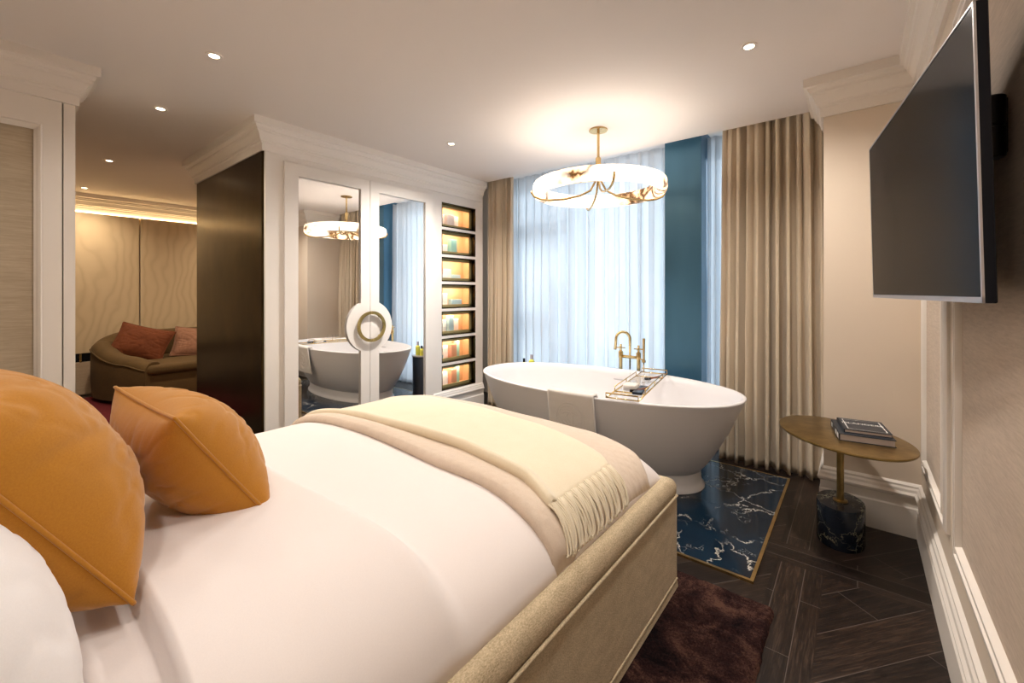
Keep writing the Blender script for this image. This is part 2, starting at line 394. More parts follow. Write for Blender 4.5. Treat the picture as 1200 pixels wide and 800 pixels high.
# right wall panels: wallcovering fields and mouldings
MOULD = [(0,0), (0,.010), (.010,.018), (.022,.018), (.026,.010), (.048,.012), (.052,.020), (.062,.020), (.070,.006), (.070,0)]
for k, (y0, y1) in enumerate(((2.20, 2.92), (1.15, 2.02), (-.6, .95))):
    bm = bmesh.new(); frame_sweep(bm, RX, y0, y1, .42, 2.20, MOULD); struct(obj('trim_%d' % (6+k), bm, 'paint', auto=40))
    struct(obj('wall_covering_right', B((RX-.004, RX, y0+.06, y1-.06, .48, 2.14)), 'linen'))

# ------------------------------------------------------------------ windows, daylight, street
def window(n_, x0, x1, mulls, bars):
    y = 4.08
    bm = bmesh.new()
    for x in [x0, *mulls, x1]: box(bm, x-.035, x+.035, y-.04, y+.04, 0, H+.02, .004)
    for z in (.03, H-.02): box(bm, x0, x1, y-.04, y+.04, z-.04, z+.04, .004)
    for a, b, z0, z1 in bars: box(bm, a, b, y-.035, y+.035, z0, z1, .004)
    f = struct(obj('window_%d' % n_, bm, 'winframe'))
    struct(obj('window_pane', B((x0, x1, y-.004, y+.004, .02, H)), 'pane', f))
window(1, LX+.04, -1.36, [-2.46, ], [(LX+.04, -2.46, 1.94, 2.10), (LX+.04, -2.46, .90, 1.05)])
window(2, -1.17, -.19, [], [])
bld = empty('building', (-3, 15, -8), 'pale stone office building seen hazily through the sheer curtains', 'building')
obj('wall', B((-12, 8, 15, 19, -8, 2.2), (-12, -4, 15.2, 19, 2.2, 4.6)), 'facade', bld)
for i in range(7):
    for j in range(2):
        x = -10+2.4*i; z = -2.6+2.6*j
        f = obj('window', B((x-.1, x+1.3, 14.93, 15.0, z-.1, z+1.8)), 'facade', bld)
        obj('pane', B((x, x+1.2, 14.9, 14.94, z, z+1.7)), 'navy', f)
col = tag(obj('window_column', B((-1.289, -.99, 3.68, 4.04, 0, H+.1), bev=.003), 'bluecol'), None, None); struct(col)

def drape(x0, x1, y, z0, z1, nf, amp, seed, nx=None, nz=44, topamp=.6, flare=0., pinch=1.):
    rnd = random.Random(seed); 
    ph = [rnd.uniform(-.9,.9) for _ in range(nf*2+3)]; am = [rnd.uniform(.45,1.3) for _ in range(nf*2+3)]
    nx = nx or nf*14
    def fn(u, v):
        z = z1+(z0-z1)*v
        w = u+(.030*noise.noise((u*4.2, .3, seed+20))+.016*noise.noise((u*6, v*1.6, seed))*(.3+v))*min(1, 8*u*(1-u))
        a = w*nf; i = max(0, min(nf*2, int(a*2))); f = a*2-int(a*2)
        A_ = am[i]+(am[i+1]-am[i])*f; P_ = ph[i]+(ph[i+1]-ph[i])*f
        d = amp*A_*(topamp+(1-topamp)*min(1, v*1.6))
        s = math.sin(2*PI*a+P_*1.3+.5*noise.noise((u*3, v*1.5, seed+9)))
        s = math.copysign(abs(s)**.85, s)
        yy = y+d*s+.012*noise.noise((u*9, v*3, seed+3))
        xx = x0+(x1-x0)*(w+flare*v*(u-.5)) + .30*amp*math.sin(4*PI*a+P_)*pinch
        return (xx, yy-.02*max(0, v-.95)*20*max(0, s), z)
    return grid(fn, nx, nz)
def add_drape(name, label, cat, m, *a, hem=None, t=.004, **k):
    o = obj(name, drape(*a, **k), m, None, True); solid(o, t, 0)
    return tag(o, label, cat)
add_drape('curtain', 'heavy beige curtain hanging beside the pier, right of the blue column', 'curtain', 'curtain', -.81, -.185, 3.65, .001, H+.06, 10, .066, 3, flare=.07)
add_drape('curtain', 'heavy beige curtain hanging beside the wardrobe, left of the window', 'curtain', 'curtain', LX+.02, -2.93, 3.65, .001, H+.06, 6, .05, 5)
add_drape('sheer_curtain', 'wide white sheer curtain behind the bathtub, left of the blue column', 'curtain', 'sheer', LX+.04, -1.30, 3.84, .001, H+.06, 18, .042, 8, t=.0008)
add_drape('sheer_curtain', 'narrow white sheer curtain between the blue column and the beige curtain', 'curtain', 'sheer', -.985, -.40, 3.84, .001, H+.06, 6, .032, 11, t=.0008)

# ------------------------------------------------------------------ built-in wardrobe with mirrored doors and lit niches
WY0, WY1 = 1.27, 3.60
wd = empty('built_in_wardrobe', (LX-.75, 2.4, 0), 'white built-in wardrobe with two mirrored doors, bronze side and lit niches', 'wardrobe')
NY0, NY1 = 2.98, 3.485; NBX = LX-.20
NZ = [.272+.2845*k for k in range(7)]; NH = .256
bxs = [(-4.9, -3.64, WY0+.012, WY1, 0, H), (-3.64, LX, WY0+.012, 1.41, 0, H), (-3.64, LX, 1.41, 2.85, 2.285, H), (-3.64, LX, 1.41, 2.85, 0, .10),
       (-3.64, LX, 2.85, NY0, 0, H), (-3.64, LX, NY1, WY1, 0, H), (-3.64, LX, NY0, NY1, 0, NZ[0]), (-3.64, LX, NY0, NY1, NZ[-1]+NH, H),
       (-3.64, LX-.06, 1.41, 2.85, .1, 2.285)]
bxs.append((-3.64, NBX-.008, NY0, NY1, NZ[0], NZ[-1]+NH))
for k in range(6): bxs.append((-3.64, LX, NY0, NY1, NZ[k]+NH, NZ[k+1]))
obj('carcass', B(*bxs), 'paint_daylit', wd)
obj('bronze_side_panel', B((-4.88, LX-.02, WY0-.004, WY0+.012, 0, 2.33)), 'bronze', wd)
bm = bmesh.new(); sweep(bm, [(LX, 3.575), (LX, WY0), (-4.9, WY0), (-4.9, 3.5)], CORN); obj('cornice', bm, 'paint_daylit', wd, auto=22)
bm = bmesh.new(); sweep(bm, [(LX, 3.6), (LX, 2.86)], [(o, z-.02 if z > .01 else z) for o, z in SKIRT]); obj('plinth_moulding', bm, 'paint_daylit', wd, auto=22)
DZ0, DZ1, CYC, CZC, CR = .11, 2.278, 2.13, .998, .225
def door(y0, y1, my0, my1, side):
    d = obj('door', slab_with_hole([(y0, DZ0), (y1, DZ0), (y1, DZ1), (y0, DZ1)], door_hole(my0, my1, side), LX-.012, LX+.022), 'paint_daylit', wd)
    obj('mirror', B((LX-.055, LX-.004, my0-.02 if side > 0 else my0-.0, my1+.02 if side < 0 else my1, .2, 2.2)), 'mirror', d) if False else \
        obj('mirror', B((LX-.012, LX+.004, y0+.01, y1-.01, DZ0+.01, DZ1-.01)), 'mirror', d)
    # half ring handle
    bm = bmesh.new(); pts = []
    a0 = PI/2 if side < 0 else -PI/2
    for k in range(25):
        t = a0+side*0+PI*k/24
        pts.append((t,))
    secs = []
    for (t,) in pts:
        g = .004*(-1 if side < 0 else 1)
        ring = []
        for rr, xx in ((.108,.040), (.134,.040), (.134,.054), (.108,.054)):
            ring.append(bm.verts.new((LX+xx, CYC+g+rr*math.cos(t), CZC+rr*math.sin(t))))
        secs.append(ring)
    for a, b in zip(secs, secs[1:]):
        for k in range(4): bm.faces.new((a[k], a[(k+1) % 4], b[(k+1) % 4], b[k]))
    bm.faces.new(secs[0]); bm.faces.new(secs[-1][::-1])
    for ang in (.25, .75):
        t = a0+PI*ang
        tube(bm, [(LX+.02, CYC+.121*math.cos(t), CZC+.121*math.sin(t)), (LX+.045, CYC+.121*math.cos(t), CZC+.121*math.sin(t))], .008, 10)
    obj('handle', bm, 'ringbrass', d, auto=30)
    return d
def door_hole(my0, my1, side):
    z0, z1 = .20, 2.186
    ye = my1 if side < 0 else my0                 # edge towards the meeting stile
    dy = abs(CYC-ye); dz = math.sqrt(CR*CR-dy*dy); a = math.acos(dy/CR)
    arc = [(CYC+side*CR*math.cos(a-2*a*k/24), CZC+CR*math.sin(a-2*a*k/24)) for k in range(25)]   # top to bottom
    if side < 0: return [(my0, z1), (my1, z1)]+arc+[(my1, z0), (my0, z0)]
    return [(my1, z1), (my0, z1)]+arc+[(my0, z0), (my1, z0)]
door(1.41, 2.127, 1.51, 2.04, -1); door(2.133, 2.85, 2.22, 2.75, 1)
NICHE_ITEMS = [  # (kind, y offset, width, height, depth, colour)
    [(.08,.10,.15,'i0'), (.19,.10,.15,'i1'), (.29,.09,.15,'i0')],
    [(.12,.11,.11,'i0'), (.24,.09,.17,'i2'), (.09,.22,.03,'i3')],
    [(.17,.12,.13,'i0'), (.08,.12,.06,'i3'), (.30,.14,.07,'i4')],
    [(.10,.15,.15,'i3'), (.28,.15,.08,'i4')],
    [(.12,.08,.15,'i3'), (.20,.07,.19,'i4'), (.29,.10,.15,'i0')],
    [(.13,.10,.15,'i0'), (.24,.08,.16,'i5'), (.33,.05,.19,'i2'), (.06,.05,.06,'i4')],
    [(.13,.10,.15,'i3'), (.24,.08,.17,'i5'), (.33,.05,.19,'i2'), (.06,.05,.06,'i0')]]
for nme, c in (('i0',(.80,.74,.72)), ('i1',(.74,.66,.66)), ('i2',(.28,.56,.52)), ('i3',(.74,.78,.80)), ('i4',(.38,.58,.66)), ('i5',(.72,.36,.22))):
    M[nme] = mat('box_card_'+nme, c, .5)
ORD = ['top', 'second', 'third', 'fourth', 'fifth', 'sixth', 'bottom']
CN = {'i0':'white', 'i1':'pale pink', 'i2':'teal', 'i3':'pale grey', 'i4':'light blue', 'i5':'terracotta'}
M['nicheback'] = mat('warm_niche_back', (.72,.46,.26), .6)
M['ledn'] = mat('niche_led', (1,.8,.5), .5, emis=(1,.72,.42), estr=8)
for k in range(7):
    z0 = NZ[6-k]; z1 = z0+NH; fx = LX-.055
    nb = obj('display_niche', B((NBX-.008, NBX, NY0, NY1, z0, z1), (NBX, fx-.014, NY0, NY0+.012, z0, z1), (NBX, fx-.014, NY1-.012, NY1, z0, z1), (NBX, fx-.014, NY0+.012, NY1-.012, z0, z0+.012), (NBX, fx-.014, NY0+.012, NY1-.012, z1-.012, z1)), 'nicheback', wd)
    t = .012
    obj('niche_lining', B((fx-.014, LX-.003, NY0, NY0+t, z0, z1), (fx-.014, LX-.003, NY1-t, NY1, z0, z1), (fx-.014, LX-.003, NY0+t, NY1-t, z0, z0+t), (fx-.014, LX-.003, NY0+t, NY1-t, z1-t, z1)), 'bronze', nb)
    bm = bmesh.new(); f = .036
    for a in ((NY0+t, NY1-t, z0+t, z0+t+f*.8), (NY0+t, NY1-t, z1-t-f*.8, z1-t), (NY0+t, NY0+t+f, z0+t, z1-t), (NY1-t-f, NY1-t, z0+t, z1-t)):
        box(bm, fx-.012, fx, *a, .002)
    fr = obj('brass_frame', bm, 'niche', nb)
    obj('glass_front', B((fx-.009, fx-.005, NY0+t+.02, NY1-t-.02, z0+t+.02, z1-t-.02)), 'glass', nb)
    for yy in (NY0+t+.018, NY1-t-.018):
        for zz in (z0+t+.016, z1-t-.016):
            bm = bmesh.new(); tube(bm, [(fx, yy, zz), (fx+.004, yy, zz)], .006, 10); obj('screw', bm, 'blackm', nb)
    obj('led_strip', B((fx-.050, fx-.030, NY0+.05, NY1-.05, z1-t-.006, z1-t)), 'ledn', nb)
    al = bpy.data.lights.new('niche_light', 'AREA'); al.shape = 'RECTANGLE'; al.size = .38; al.size_y = .03; al.energy = .95; al.color = (1,.82,.60)
    ao = bpy.data.objects.new('niche_light', al); COL.objects.link(ao); ao.location = (fx-.022, (NY0+NY1)/2, z1-t-.010); ao.rotation_euler = (0, math.radians(25), PI/2); ao.rotation_euler = (math.radians(0), math.radians(48), 0); ao.data.size, ao.data.size_y = .03, .38
    for j, (yo, w, h, m_) in enumerate(NICHE_ITEMS[k]):
        y = NY0+t+yo+.01; dp = .045+.015*(j % 2); bx = NBX+.028+.02*(j % 2)
        bm = bmesh.new(); box(bm, bx, bx+dp, y-w/2, y+w/2, z0+t, z0+t+min(h, .205), .004)
        pos = ['left', 'middle', 'right', 'small right'][j]
        tag(obj('display_box', bm, m_), '%s box in the %s lit brass niche, %s in its row' % (CN[m_], ORD[k], {0:'first', 1:'second', 2:'third', 3:'fourth'}[j]), 'box', 'boxes shown in the lit niches')

# ------------------------------------------------------------------ lounge beyond the opening
for k, (y0, y1) in enumerate(((-.7, 1.312), (1.326, 3.3))):
    struct(obj('wall_covering_lounge', B((FX, FX+.05, y0, y1, .53, 2.298), bev=.006), 'moire'))
struct(obj('trim_20', B((FX, FX+.05, -.7, 3.3, .02, .42)), 'linen')) 
struct(obj('trim_21', B((FX, FX+.02, -.7, 3.3, .42, .53)), 'black'))
struct(obj('trim_22', B((FX+.02, FX+.06, .74, .76, .42, .53)), 'brass'))
lt = tag(obj('cove_light', B((FX+.02, FX+.04, -.7, 3.3, 2.304, 2.314)), 'led'), 'thin warm light strip glowing above the silk wall panels', 'light')
tag(obj('rug', B((-7.3, -5.0, .6, 4.0, .0, .018), bev=.006), 'maroon'), 'maroon rug under the curved sofa in the lounge', 'rug')
sofa = empty('curved_sofa', (-6.9, 2.0, 0), 'olive velvet sofa with low curved arm against silk wall panels', 'sofa')
def spath():
    P = [(-6.17,1.13), (-6.45,.96), (-6.8,.83), (-7.1,.80), (-7.33,.92), (-7.45,1.2), (-7.47,1.6), (-7.47,2.2), (-7.47,3.2)]
    out = []
    for i in range(len(P)-1):
        p0 = Vector(P[max(0, i-1)]); p1 = Vector(P[i]); p2 = Vector(P[i+1]); p3 = Vector(P[min(len(P)-1, i+2)])
        for k in range(8):
            t = k/8; out.append(.5*((2*p1)+(p2-p0)*t+(2*p0-5*p1+4*p2-p3)*t*t+(3*p1-p0-3*p2+p3)*t**3))
    out.append(Vector(P[-1])); return out
SP = spath(); bm = bmesh.new(); rows = []; seam = []
for i, p in enumerate(SP):
    a = SP[max(0, i-1)]; b = SP[min(len(SP)-1, i+1)]; d = (b-a).normalized(); nr = Vector((d.y, -d.x)); nr = -nr if nr.dot(Vector((-6.6,2.0))-p) < 0 else nr
    s = i/(len(SP)-1); h = lerp_tab([(0,.50), (.12,.56), (.38,.70), (.6,.79), (1,.80)], s); th = .21
    prof = [(0,.06), (-.012,.25), (-.012,h-.09), (0,h-.05), (.03,h-.012), (.08,h+.004), (.14,h-.006), (.19,h-.04), (th,h-.09), (th,.30), (th,.06)]
    rows.append([bm.verts.new((p.x+nr.x*o, p.y+nr.y*o, z)) for o, z in prof]); seam.append((p.x+nr.x*-.012, p.y+nr.y*-.012, h-.085))
for a, b in zip(rows, rows[1:]):
    for k in range(len(prof)): bm.faces.new((a[k], b[k], b[(k+1) % len(prof)], a[(k+1) % len(prof)]))
bm.faces.new(rows[0]); bm.faces.new(rows[-1][::-1])
obj('backrest', bm, 'sofa', sofa, auto=60)
bm = bmesh.new(); tube(bm, seam, .009, 6); obj('piping', bm, 'sofa', sofa, True)
bm = bmesh.new(); box(bm, -7.27, -6.16, 1.13, 3.2, .36, .47, .045, 4); obj('seat', bm, 'sofa', sofa, True)
bm = bmesh.new(); box(bm, -7.27, -6.20, 1.10, 3.2, .06, .37, .03, 3); obj('base', bm, 'sofa', sofa, True)
obj('plinth', B((-7.25, -6.30, 1.15, 3.1, .018, .07)), 'black', sofa)

def cushion_bm(hw, hh, T, seed, pull=.08, n_=64, wr=.012, sag=0.):
    bm = bmesh.new(); top = {}; bot = {}
    for side, D in ((1, top), (-1, bot)):
        for i in range(n_+1):
            for j in range(n_+1):
                if side < 0 and (i in (0, n_) or j in (0, n_)): D[i, j] = top[i, j]; continue
                u = -1+2*i/n_; v = -1+2*j/n_
                u = math.sin(u*PI/2)*.55+u*.45; v = math.sin(v*PI/2)*.55+v*.45
                x = u*hw*(1-pull*(1-v*v)); y = v*hh*(1-pull*(1-u*u))
                e = max(0, (1-abs(u)**2.4))*max(0, (1-abs(v)**2.4))
                t = T*e**.52
                w = wr*e**.3*(.7*noise.noise((u*1.3+seed, v*1.3, side*3)))
                nz = noise.noise((u*1.6+v*1.1+seed*.7, v*3.2-u*.8, side*5)); n2 = noise.noise((u*3.5-v*1.5+seed, v*2.0+u*2.5, side*7))
                w -= wr*.75*e**.35*(max(0, 1-abs(nz)*7)*(.4+.6*max(abs(u), abs(v)))+.5*max(0, 1-abs(n2)*7))
                g = wr*.22*math.sin(17*math.atan2(v, u)+4*noise.noise((u*2, v*2, seed)))*(max(abs(u), abs(v))**5)*e**.4
                D[i, j] = bm.verts.new((x, y, side*(t+w+g)-sag*(1-u*u)*(1 if abs(v) > .999 else 0)))
    for D, s in ((top, 1), (bot, -1)):
        for i in range(n_):
            for j in range(n_):
                f = (D[i, j], D[i+1, j], D[i+1, j+1], D[i, j+1])
                bm.faces.new(f if s > 0 else f[::-1])
    ring = [top[i, 0].co.copy() for i in range(n_)]+[top[n_, j].co.copy() for j in range(n_)]+[top[i, n_].co.copy() for i in range(n_, 0, -1)]+[top[0, j].co.copy() for j in range(n_, 0, -1)]
    return bm, ring
def cushion(name, label, m, hw, hh, T, mtx, seed, pipe=.006, group=None, **k):
    bm, ring = cushion_bm(hw, hh, T, seed, **k)
    bmesh.ops.transform(bm, matrix=mtx, verts=bm.verts)
    o = tag(obj(name, bm, m, None, True), label, 'pillow' if 'pillow' in name else 'cushion', group)
    if pipe:
        bm = bmesh.new(); tube(bm, [mtx @ p for p in ring], pipe, 6, closed=True); obj('piping', bm, m, o, True)
    return o
def basis(c, x, y):
    x = Vector(x).normalized(); z = x.cross(Vector(y)).normalized(); y = z.cross(x)
    return Matrix(((x.x, y.x, z.x, c[0]), (x.y, y.y, z.y, c[1]), (x.z, y.z, z.z, c[2]), (0, 0, 0, 1)))
cushion('scatter_cushion', 'rust velvet cushion on the curved arm end of the olive sofa', 'rust', .27, .22, .09, basis((-6.93, 1.23, .67), (.42,.9,-.28), (-.45,.35,.85)), 21, .012, 'cushions on the lounge sofa')
cushion('scatter_cushion', 'dusty rose velvet cushion beside the rust one on the olive sofa', 'rose', .27, .21, .085, basis((-6.86, 1.80, .63), (.30,.95,-.12), (-.5,.2,.8)), 22, .012, 'cushions on the lounge sofa')

# ------------------------------------------------------------------ bed
BX0, BX1, BY1 = -2.47, -.61, 1.875
bed = empty('bed', (-1.54, .8, 0), 'large bed with beige upholstered frame and white mattress', 'bed')
def f_edge(s, w, p=2.2):
    t = max(0., min(1., s/w)); return (1-(1-t)**p)**(1/p)
def zb(x, y):
    z = .475+.165*f_edge(-.655-x, .36)*f_edge(1.84-y, .15)*f_edge(x+2.43, .60)
    z += .02*math.exp(-((x+1.55)/.7)**2)*ss(-.3, .8, y)*f_edge(1.83-y, .5)
    return z
PROF = [(-.06,.40), (-.06,.49), (-.055,.497), (-.045,.503), (-.034,.504), (-.022,.501), (-.010,.493), (-.002,.480), (.003,.462), (.002,.432), (-.004,.424), (-.004,.418), (.004,.412), (.004,.075), (-.003,.068), (-.003,.062), (.006,.056), (.008,.030), (-.04,.030)]
bm = bmesh.new(); sweep(bm, [(BX1, -.45), (BX1, BY1), (BX0-.14, BY1), (BX0-.14, -.45)], [(-o, z) for o, z in PROF]); obj('upholstered_frame', bm, 'uph', bed, auto=35)
bm = bmesh.new()
for z, r in ((.421,.006), (.065,.005)):
    tube(bm, [(BX1+.004, -.45, z), (BX1+.004, BY1+.004, z), (BX0-.144, BY1+.004, z), (BX0-.144, -.45, z)], r, 6)
obj('piping', bm, 'uph', bed, True)
obj('mattress', B((BX0, -.668, -.43, 1.81, .12, .47), bev=.04, seg=3), 'pillow', bed)
obj('plinth', B((BX0-.05, -.70, -.40, 1.80, .031, .12)), 'black', bed)
bm = bmesh.new(); box(bm, BX0-.2, BX1+.03, -.60, -.46, .02, 1.35, .04, 4); obj('headboard', bm, 'uph', bed, auto=40)
# duvet with its folded back band
def zd(x, y):
    z = zb(x, y)+.012
    yf = lerp_tab([(-2.4,.58), (-1.5,.62), (-1.05,.65), (-.8,.67), (-.66,.67)], x)+.02*noise.noise((x*2, 1, 4))
    z += .062*ss(.183, .203, y)*(1-ss(yf-.05, yf+.02, y))*f_edge(-.655-x, .3, 2)
    z += .010*noise.noise((x*1.6, y*1.6, 2))*f_edge(-.66-x, .3)
    z += .006*noise.noise((x*3+y*2, y*5-x*2, 7))*ss(1.2, .2, y)
    return z
def duvet(u, v):
    x = -2.445+(-.648+2.445)*u; y = .10+1.735*v
    return (x, y, zd(x, y))
o = obj('duvet', grid(duvet, 130, 220), 'sheet', None, True); solid(o, .012, -1)
tag(o, 'white duvet turned back near the pillows, spread over the bed', 'duvet')
o = obj('fitted_sheet', grid(lambda u, v: (-2.44+(-.652+2.44)*u, -.42+.56*v, zb(-2.44+(-.652+2.44)*u, -.42+.56*v)+.006), 80, 20), 'pillow', bed, True); solid(o, .01, -1)
# coverlet and throw
def edge_roll(v, e): return 1-math.exp(-v/e) if e else 1
def cov(u, v):
    x = -2.45+(-.652+2.45)*u
    y0 = lerp_tab([(-2.3,1.04), (-1.6,1.045), (-1.1,1.03), (-.66,1.0)], x); y1 = lerp_tab([(-2.3,1.83), (-1.6,1.83), (-.75,1.75), (-.66,1.70)], x)
    y = y0+(y1-y0)*v+.006*noise.noise((x*3, v*2, 6))
    h = .016+.020*math.exp(-((v-.06)/.07)**2)*(1-ss(.0,.02,.02-v))
    if v < .001: h = .004
    return (x, y, zd(x, y)+h*f_edge(-.640-x, .12)+.004*noise.noise((x*4, y*4, 9)))
o = obj('coverlet', grid(cov, 110, 60), 'coverlet', None, True); solid(o, .014, -1)
tag(o, 'beige quilted coverlet folded across the foot of the bed', 'coverlet')
TX1 = -.735
def thr_y(x):
    return (lerp_tab([(-2.25,1.10), (-1.75,1.135), (-1.25,1.175), (-.9,1.13), (-.7,1.085)], x), lerp_tab([(-2.25,1.62), (-1.74,1.64), (-1.2,1.61), (-.8,1.55), (-.7,1.50)], x))
def zt(x, y): 
    return zd(x, y)+.030*f_edge(-.64-x, .10)
def thr(u, v):
    x = -2.46+(TX1+2.46)*u; y0, y1 = thr_y(x); y = y0+(y1-y0)*v
    h = .022*math.exp(-((v-.05)/.06)**2)+.003*math.exp(-((v-.93)/.04)**2)
    if v < .001 or v > .999: h = -.012
    return (x, y, zt(x, y)+h+.004*noise.noise((x*3, y*6, 3)))
o = obj('throw_blanket', grid(thr, 90, 50), 'throw', None, True); solid(o, .012, -1)
tag(o, 'cream wool throw with a fringed end laid over the beige coverlet', 'blanket')
bm = bmesh.new(); rnd = random.Random(4); ya, yb = thr_y(TX1)
NS = 62
for i in range(NS):
    y = ya+.006+(yb-ya-.012)*i/(NS-1); dy = rnd.uniform(-.026,.022)-.03; L = rnd.uniform(.90,1.05); pts = []; rs = []
    for k in range(8):
        t = k/7*L; 
        x = TX1-.004+(.088*(1-(1-t)**2)) + rnd.uniform(-.0015,.0015); yy = y+dy*t*t
        z = max(zt(min(x, -.672), yy)+.006+.004*math.sin(k+i), 0)
        z = z if x < -.672 else z-(x+.672)*2.6
        pts.append((x, yy, z)); rs.append(.0036 if k < 6 else .0028)
    tube(bm, pts, rs, 5)
f = obj('fringe', bm, 'throw', o, True)

# orange cushions and the white pillow
def corner_cushion(name, label, A, Bc, C, T, seed, m='orange', **k):
    """square cushion from three corners : A far top, C near top, Bc near bottom"""
    A, Bc, C = Vector(A), Vector(Bc), Vector(C)
    return cushion(name, label, m, (C-A).length/2, (C-Bc).length/2, T, basis((A+Bc)/2, C-A, C-Bc), seed, **k)
G = 'orange cushions on the bed'
corner_cushion('throw_cushion', 'smaller orange velvet cushion standing in front of the big orange one', (-1.61,.228,1.035), (-1.25,.495,.685), (-1.21,.272,1.012), .13, 31, group=G, pipe=.0045, pull=.07, wr=.011)
corner_cushion('throw_cushion', 'large orange velvet cushion between the white pillow and the smaller orange cushion', (-1.529,-.133,1.157), (-1.06,.18,.705), (-1.034,-.078,1.126), .17, 33, group=G, pipe=.0045, pull=.07, wr=.012)
cushion('bed_pillow', 'plump white pillow at the head of the bed, nearest the camera', 'pillow', .29, .24, .14, basis((-.955, -.105, .88), (1,.08,0), (0,-.64,.76)), 35, 0, pull=.05, wr=.006)

# rug beside and under the bed
def rugz(u, v):
    x = -2.75+(-.263+2.75)*u; y = .2+1.815*v; e = min(u*2.49, (1-u)*2.49, v*1.815, (1-v)*1.815)
    return (x+.006*noise.noise((y*30, x*3, 0)), y+.006*noise.noise((x*30, y*3, 5)), .003+.020*min(1, e/.012)+.006*noise.noise((x*40, y*40, 1))*min(1, e/.02))
tag(obj('shag_rug', grid(rugz, 220, 160), 'rug', None, True), 'dark plum brown shaggy rug lying under and beside the bed', 'rug')

# ------------------------------------------------------------------ bath area
mb = struct(obj('floor_marble', B((-2.75, -.375, 2.165, 3.49, -.02, .010)), 'marble'))
bm = bmesh.new(); 
for b in ((-2.765, -.36, 2.150, 2.165, 0, .012), (-2.765, -.36, 3.49, 3.502, 0, .012), (-.375, -.36, 2.165, 3.49, 0, .012), (-2.765, -2.75, 2.165, 3.49, 0, .012)): box(bm, *b)
struct(obj('trim_30', bm, 'brass'))
bm = bmesh.new()
for x in (-.98, -1.60, -2.2): box(bm, x-.0012, x+.0012, 2.165, 3.49, .009, .0104)
for y in (2.80,): box(bm, -2.75, -.375, y-.0012, y+.0012, .009, .0104)
struct(obj('trim_31', bm, 'blackm'))
TC = (-1.58, 2.97)
tub = empty('bathtub', (*TC, .01), 'white oval freestanding bathtub on the navy marble floor', 'bathtub')
def oval(bm, secs, seg=96, p=2.15, capb=True, capt=True):
    rings = []
    for a, b, z in secs:
        ring = []
        for k in range(seg):
            t = 2*PI*k/seg; c, s = math.cos(t), math.sin(t)
            ring.append(bm.verts.new((TC[0]+a*math.copysign(abs(c)**(2/p), c), TC[1]+b*math.copysign(abs(s)**(2/p), s), z)))
        rings.append(ring)
    for a, b in zip(rings, rings[1:]):
        for k in range(seg): bm.faces.new((a[k], a[(k+1) % seg], b[(k+1) % seg], b[k]))
    if capb: bm.faces.new(rings[0][::-1])
    if capt: bm.faces.new(rings[-1])
bm = bmesh.new()
oval(bm, [(.70,.29,.10), (.775,.347,.122), (.815,.38,.175), (.858,.417,.24), (.90,.447,.315), (.94,.475,.39), (.975,.502,.47), (1.01,.525,.55), (1.032,.539,.602), (1.040,.545,.616), (1.040,.545,.622), (1.034,.540,.626), (1.022,.529,.626), (1.014,.521,.620),
          (.99,.50,.56), (.955,.47,.46), (.90,.43,.34), (.82,.36,.25), (.68,.27,.21), (.34,.13,.20)])
obj('basin', bm, 'tub', tub, True)
bm = bmesh.new(); oval(bm, [(.795,.362,.010), (.795,.362,.018), (.782,.350,.030), (.772,.342,.06), (.770,.341,.125)]); obj('pedestal', bm, 'tub', tub, auto=50)
bm = bmesh.new(); box(bm, -1.66, -1.56, 3.462, 3.474, .528, .546, .003); obj('overflow_slot', bm, 'silver', tub)
# towel over the near rim
def rim_y(x, k=1): 
    a, b = 1.04*k, .545*k; t = min(1, abs((x-TC[0])/a)); return TC[1]-b*(1-t**2.15)**(1/2.15)
def towel(u, v):
    x = -1.635+.335*u
    L = -.12+.46*v                                  # arclength from the rim, negative is inside the tub
    yr = rim_y(x)
    if L < 0: return (x+.004*math.sin(u*9), yr+.022+.06*(-L/.12), .640-.11*(-L/.12)**1.5+.004)
    z = .640-max(0, L-.02); inset = .545-lerp_tab([(.235,.415), (.31,.445), (.39,.475), (.47,.502), (.55,.525), (.60,.539), (.626,.545)], z)
    return (x+.006*math.sin(u*7)*v, yr-.020+.45*inset+.010*min(1, max(0, .02-L)/.02), z)
o = obj('hand_towel', grid(towel, 24, 40), 'towel', None, True); solid(o, .012, 0)
tag(o, 'white towel with an embossed round crest draped over the bathtub rim', 'towel')
bm = bmesh.new()
def tow_pt(dx, dz):
    x = -1.47+dx; z = .47+dz; u = (x+1.635)/.335; v = ((.640-z+.02)+.12)/.46
    p = Vector(towel(u, v)); return p+Vector((0,-.006,0))
for r in (.105, .088):
    tube(bm, [tow_pt(r*math.cos(2*PI*k/40), r*math.sin(2*PI*k/40)) for k in range(40)], .0035, 6, closed=True)
for s in (1, -1):
    tube(bm, [tow_pt(s*.018+s*.045*math.cos(.6+(2*PI-1.2)*k/24+0), .045*math.sin(.6+(2*PI-1.2)*k/24)) for k in range(25)], .0035, 6)
obj('embossed_crest', bm, 'towel', o, True)
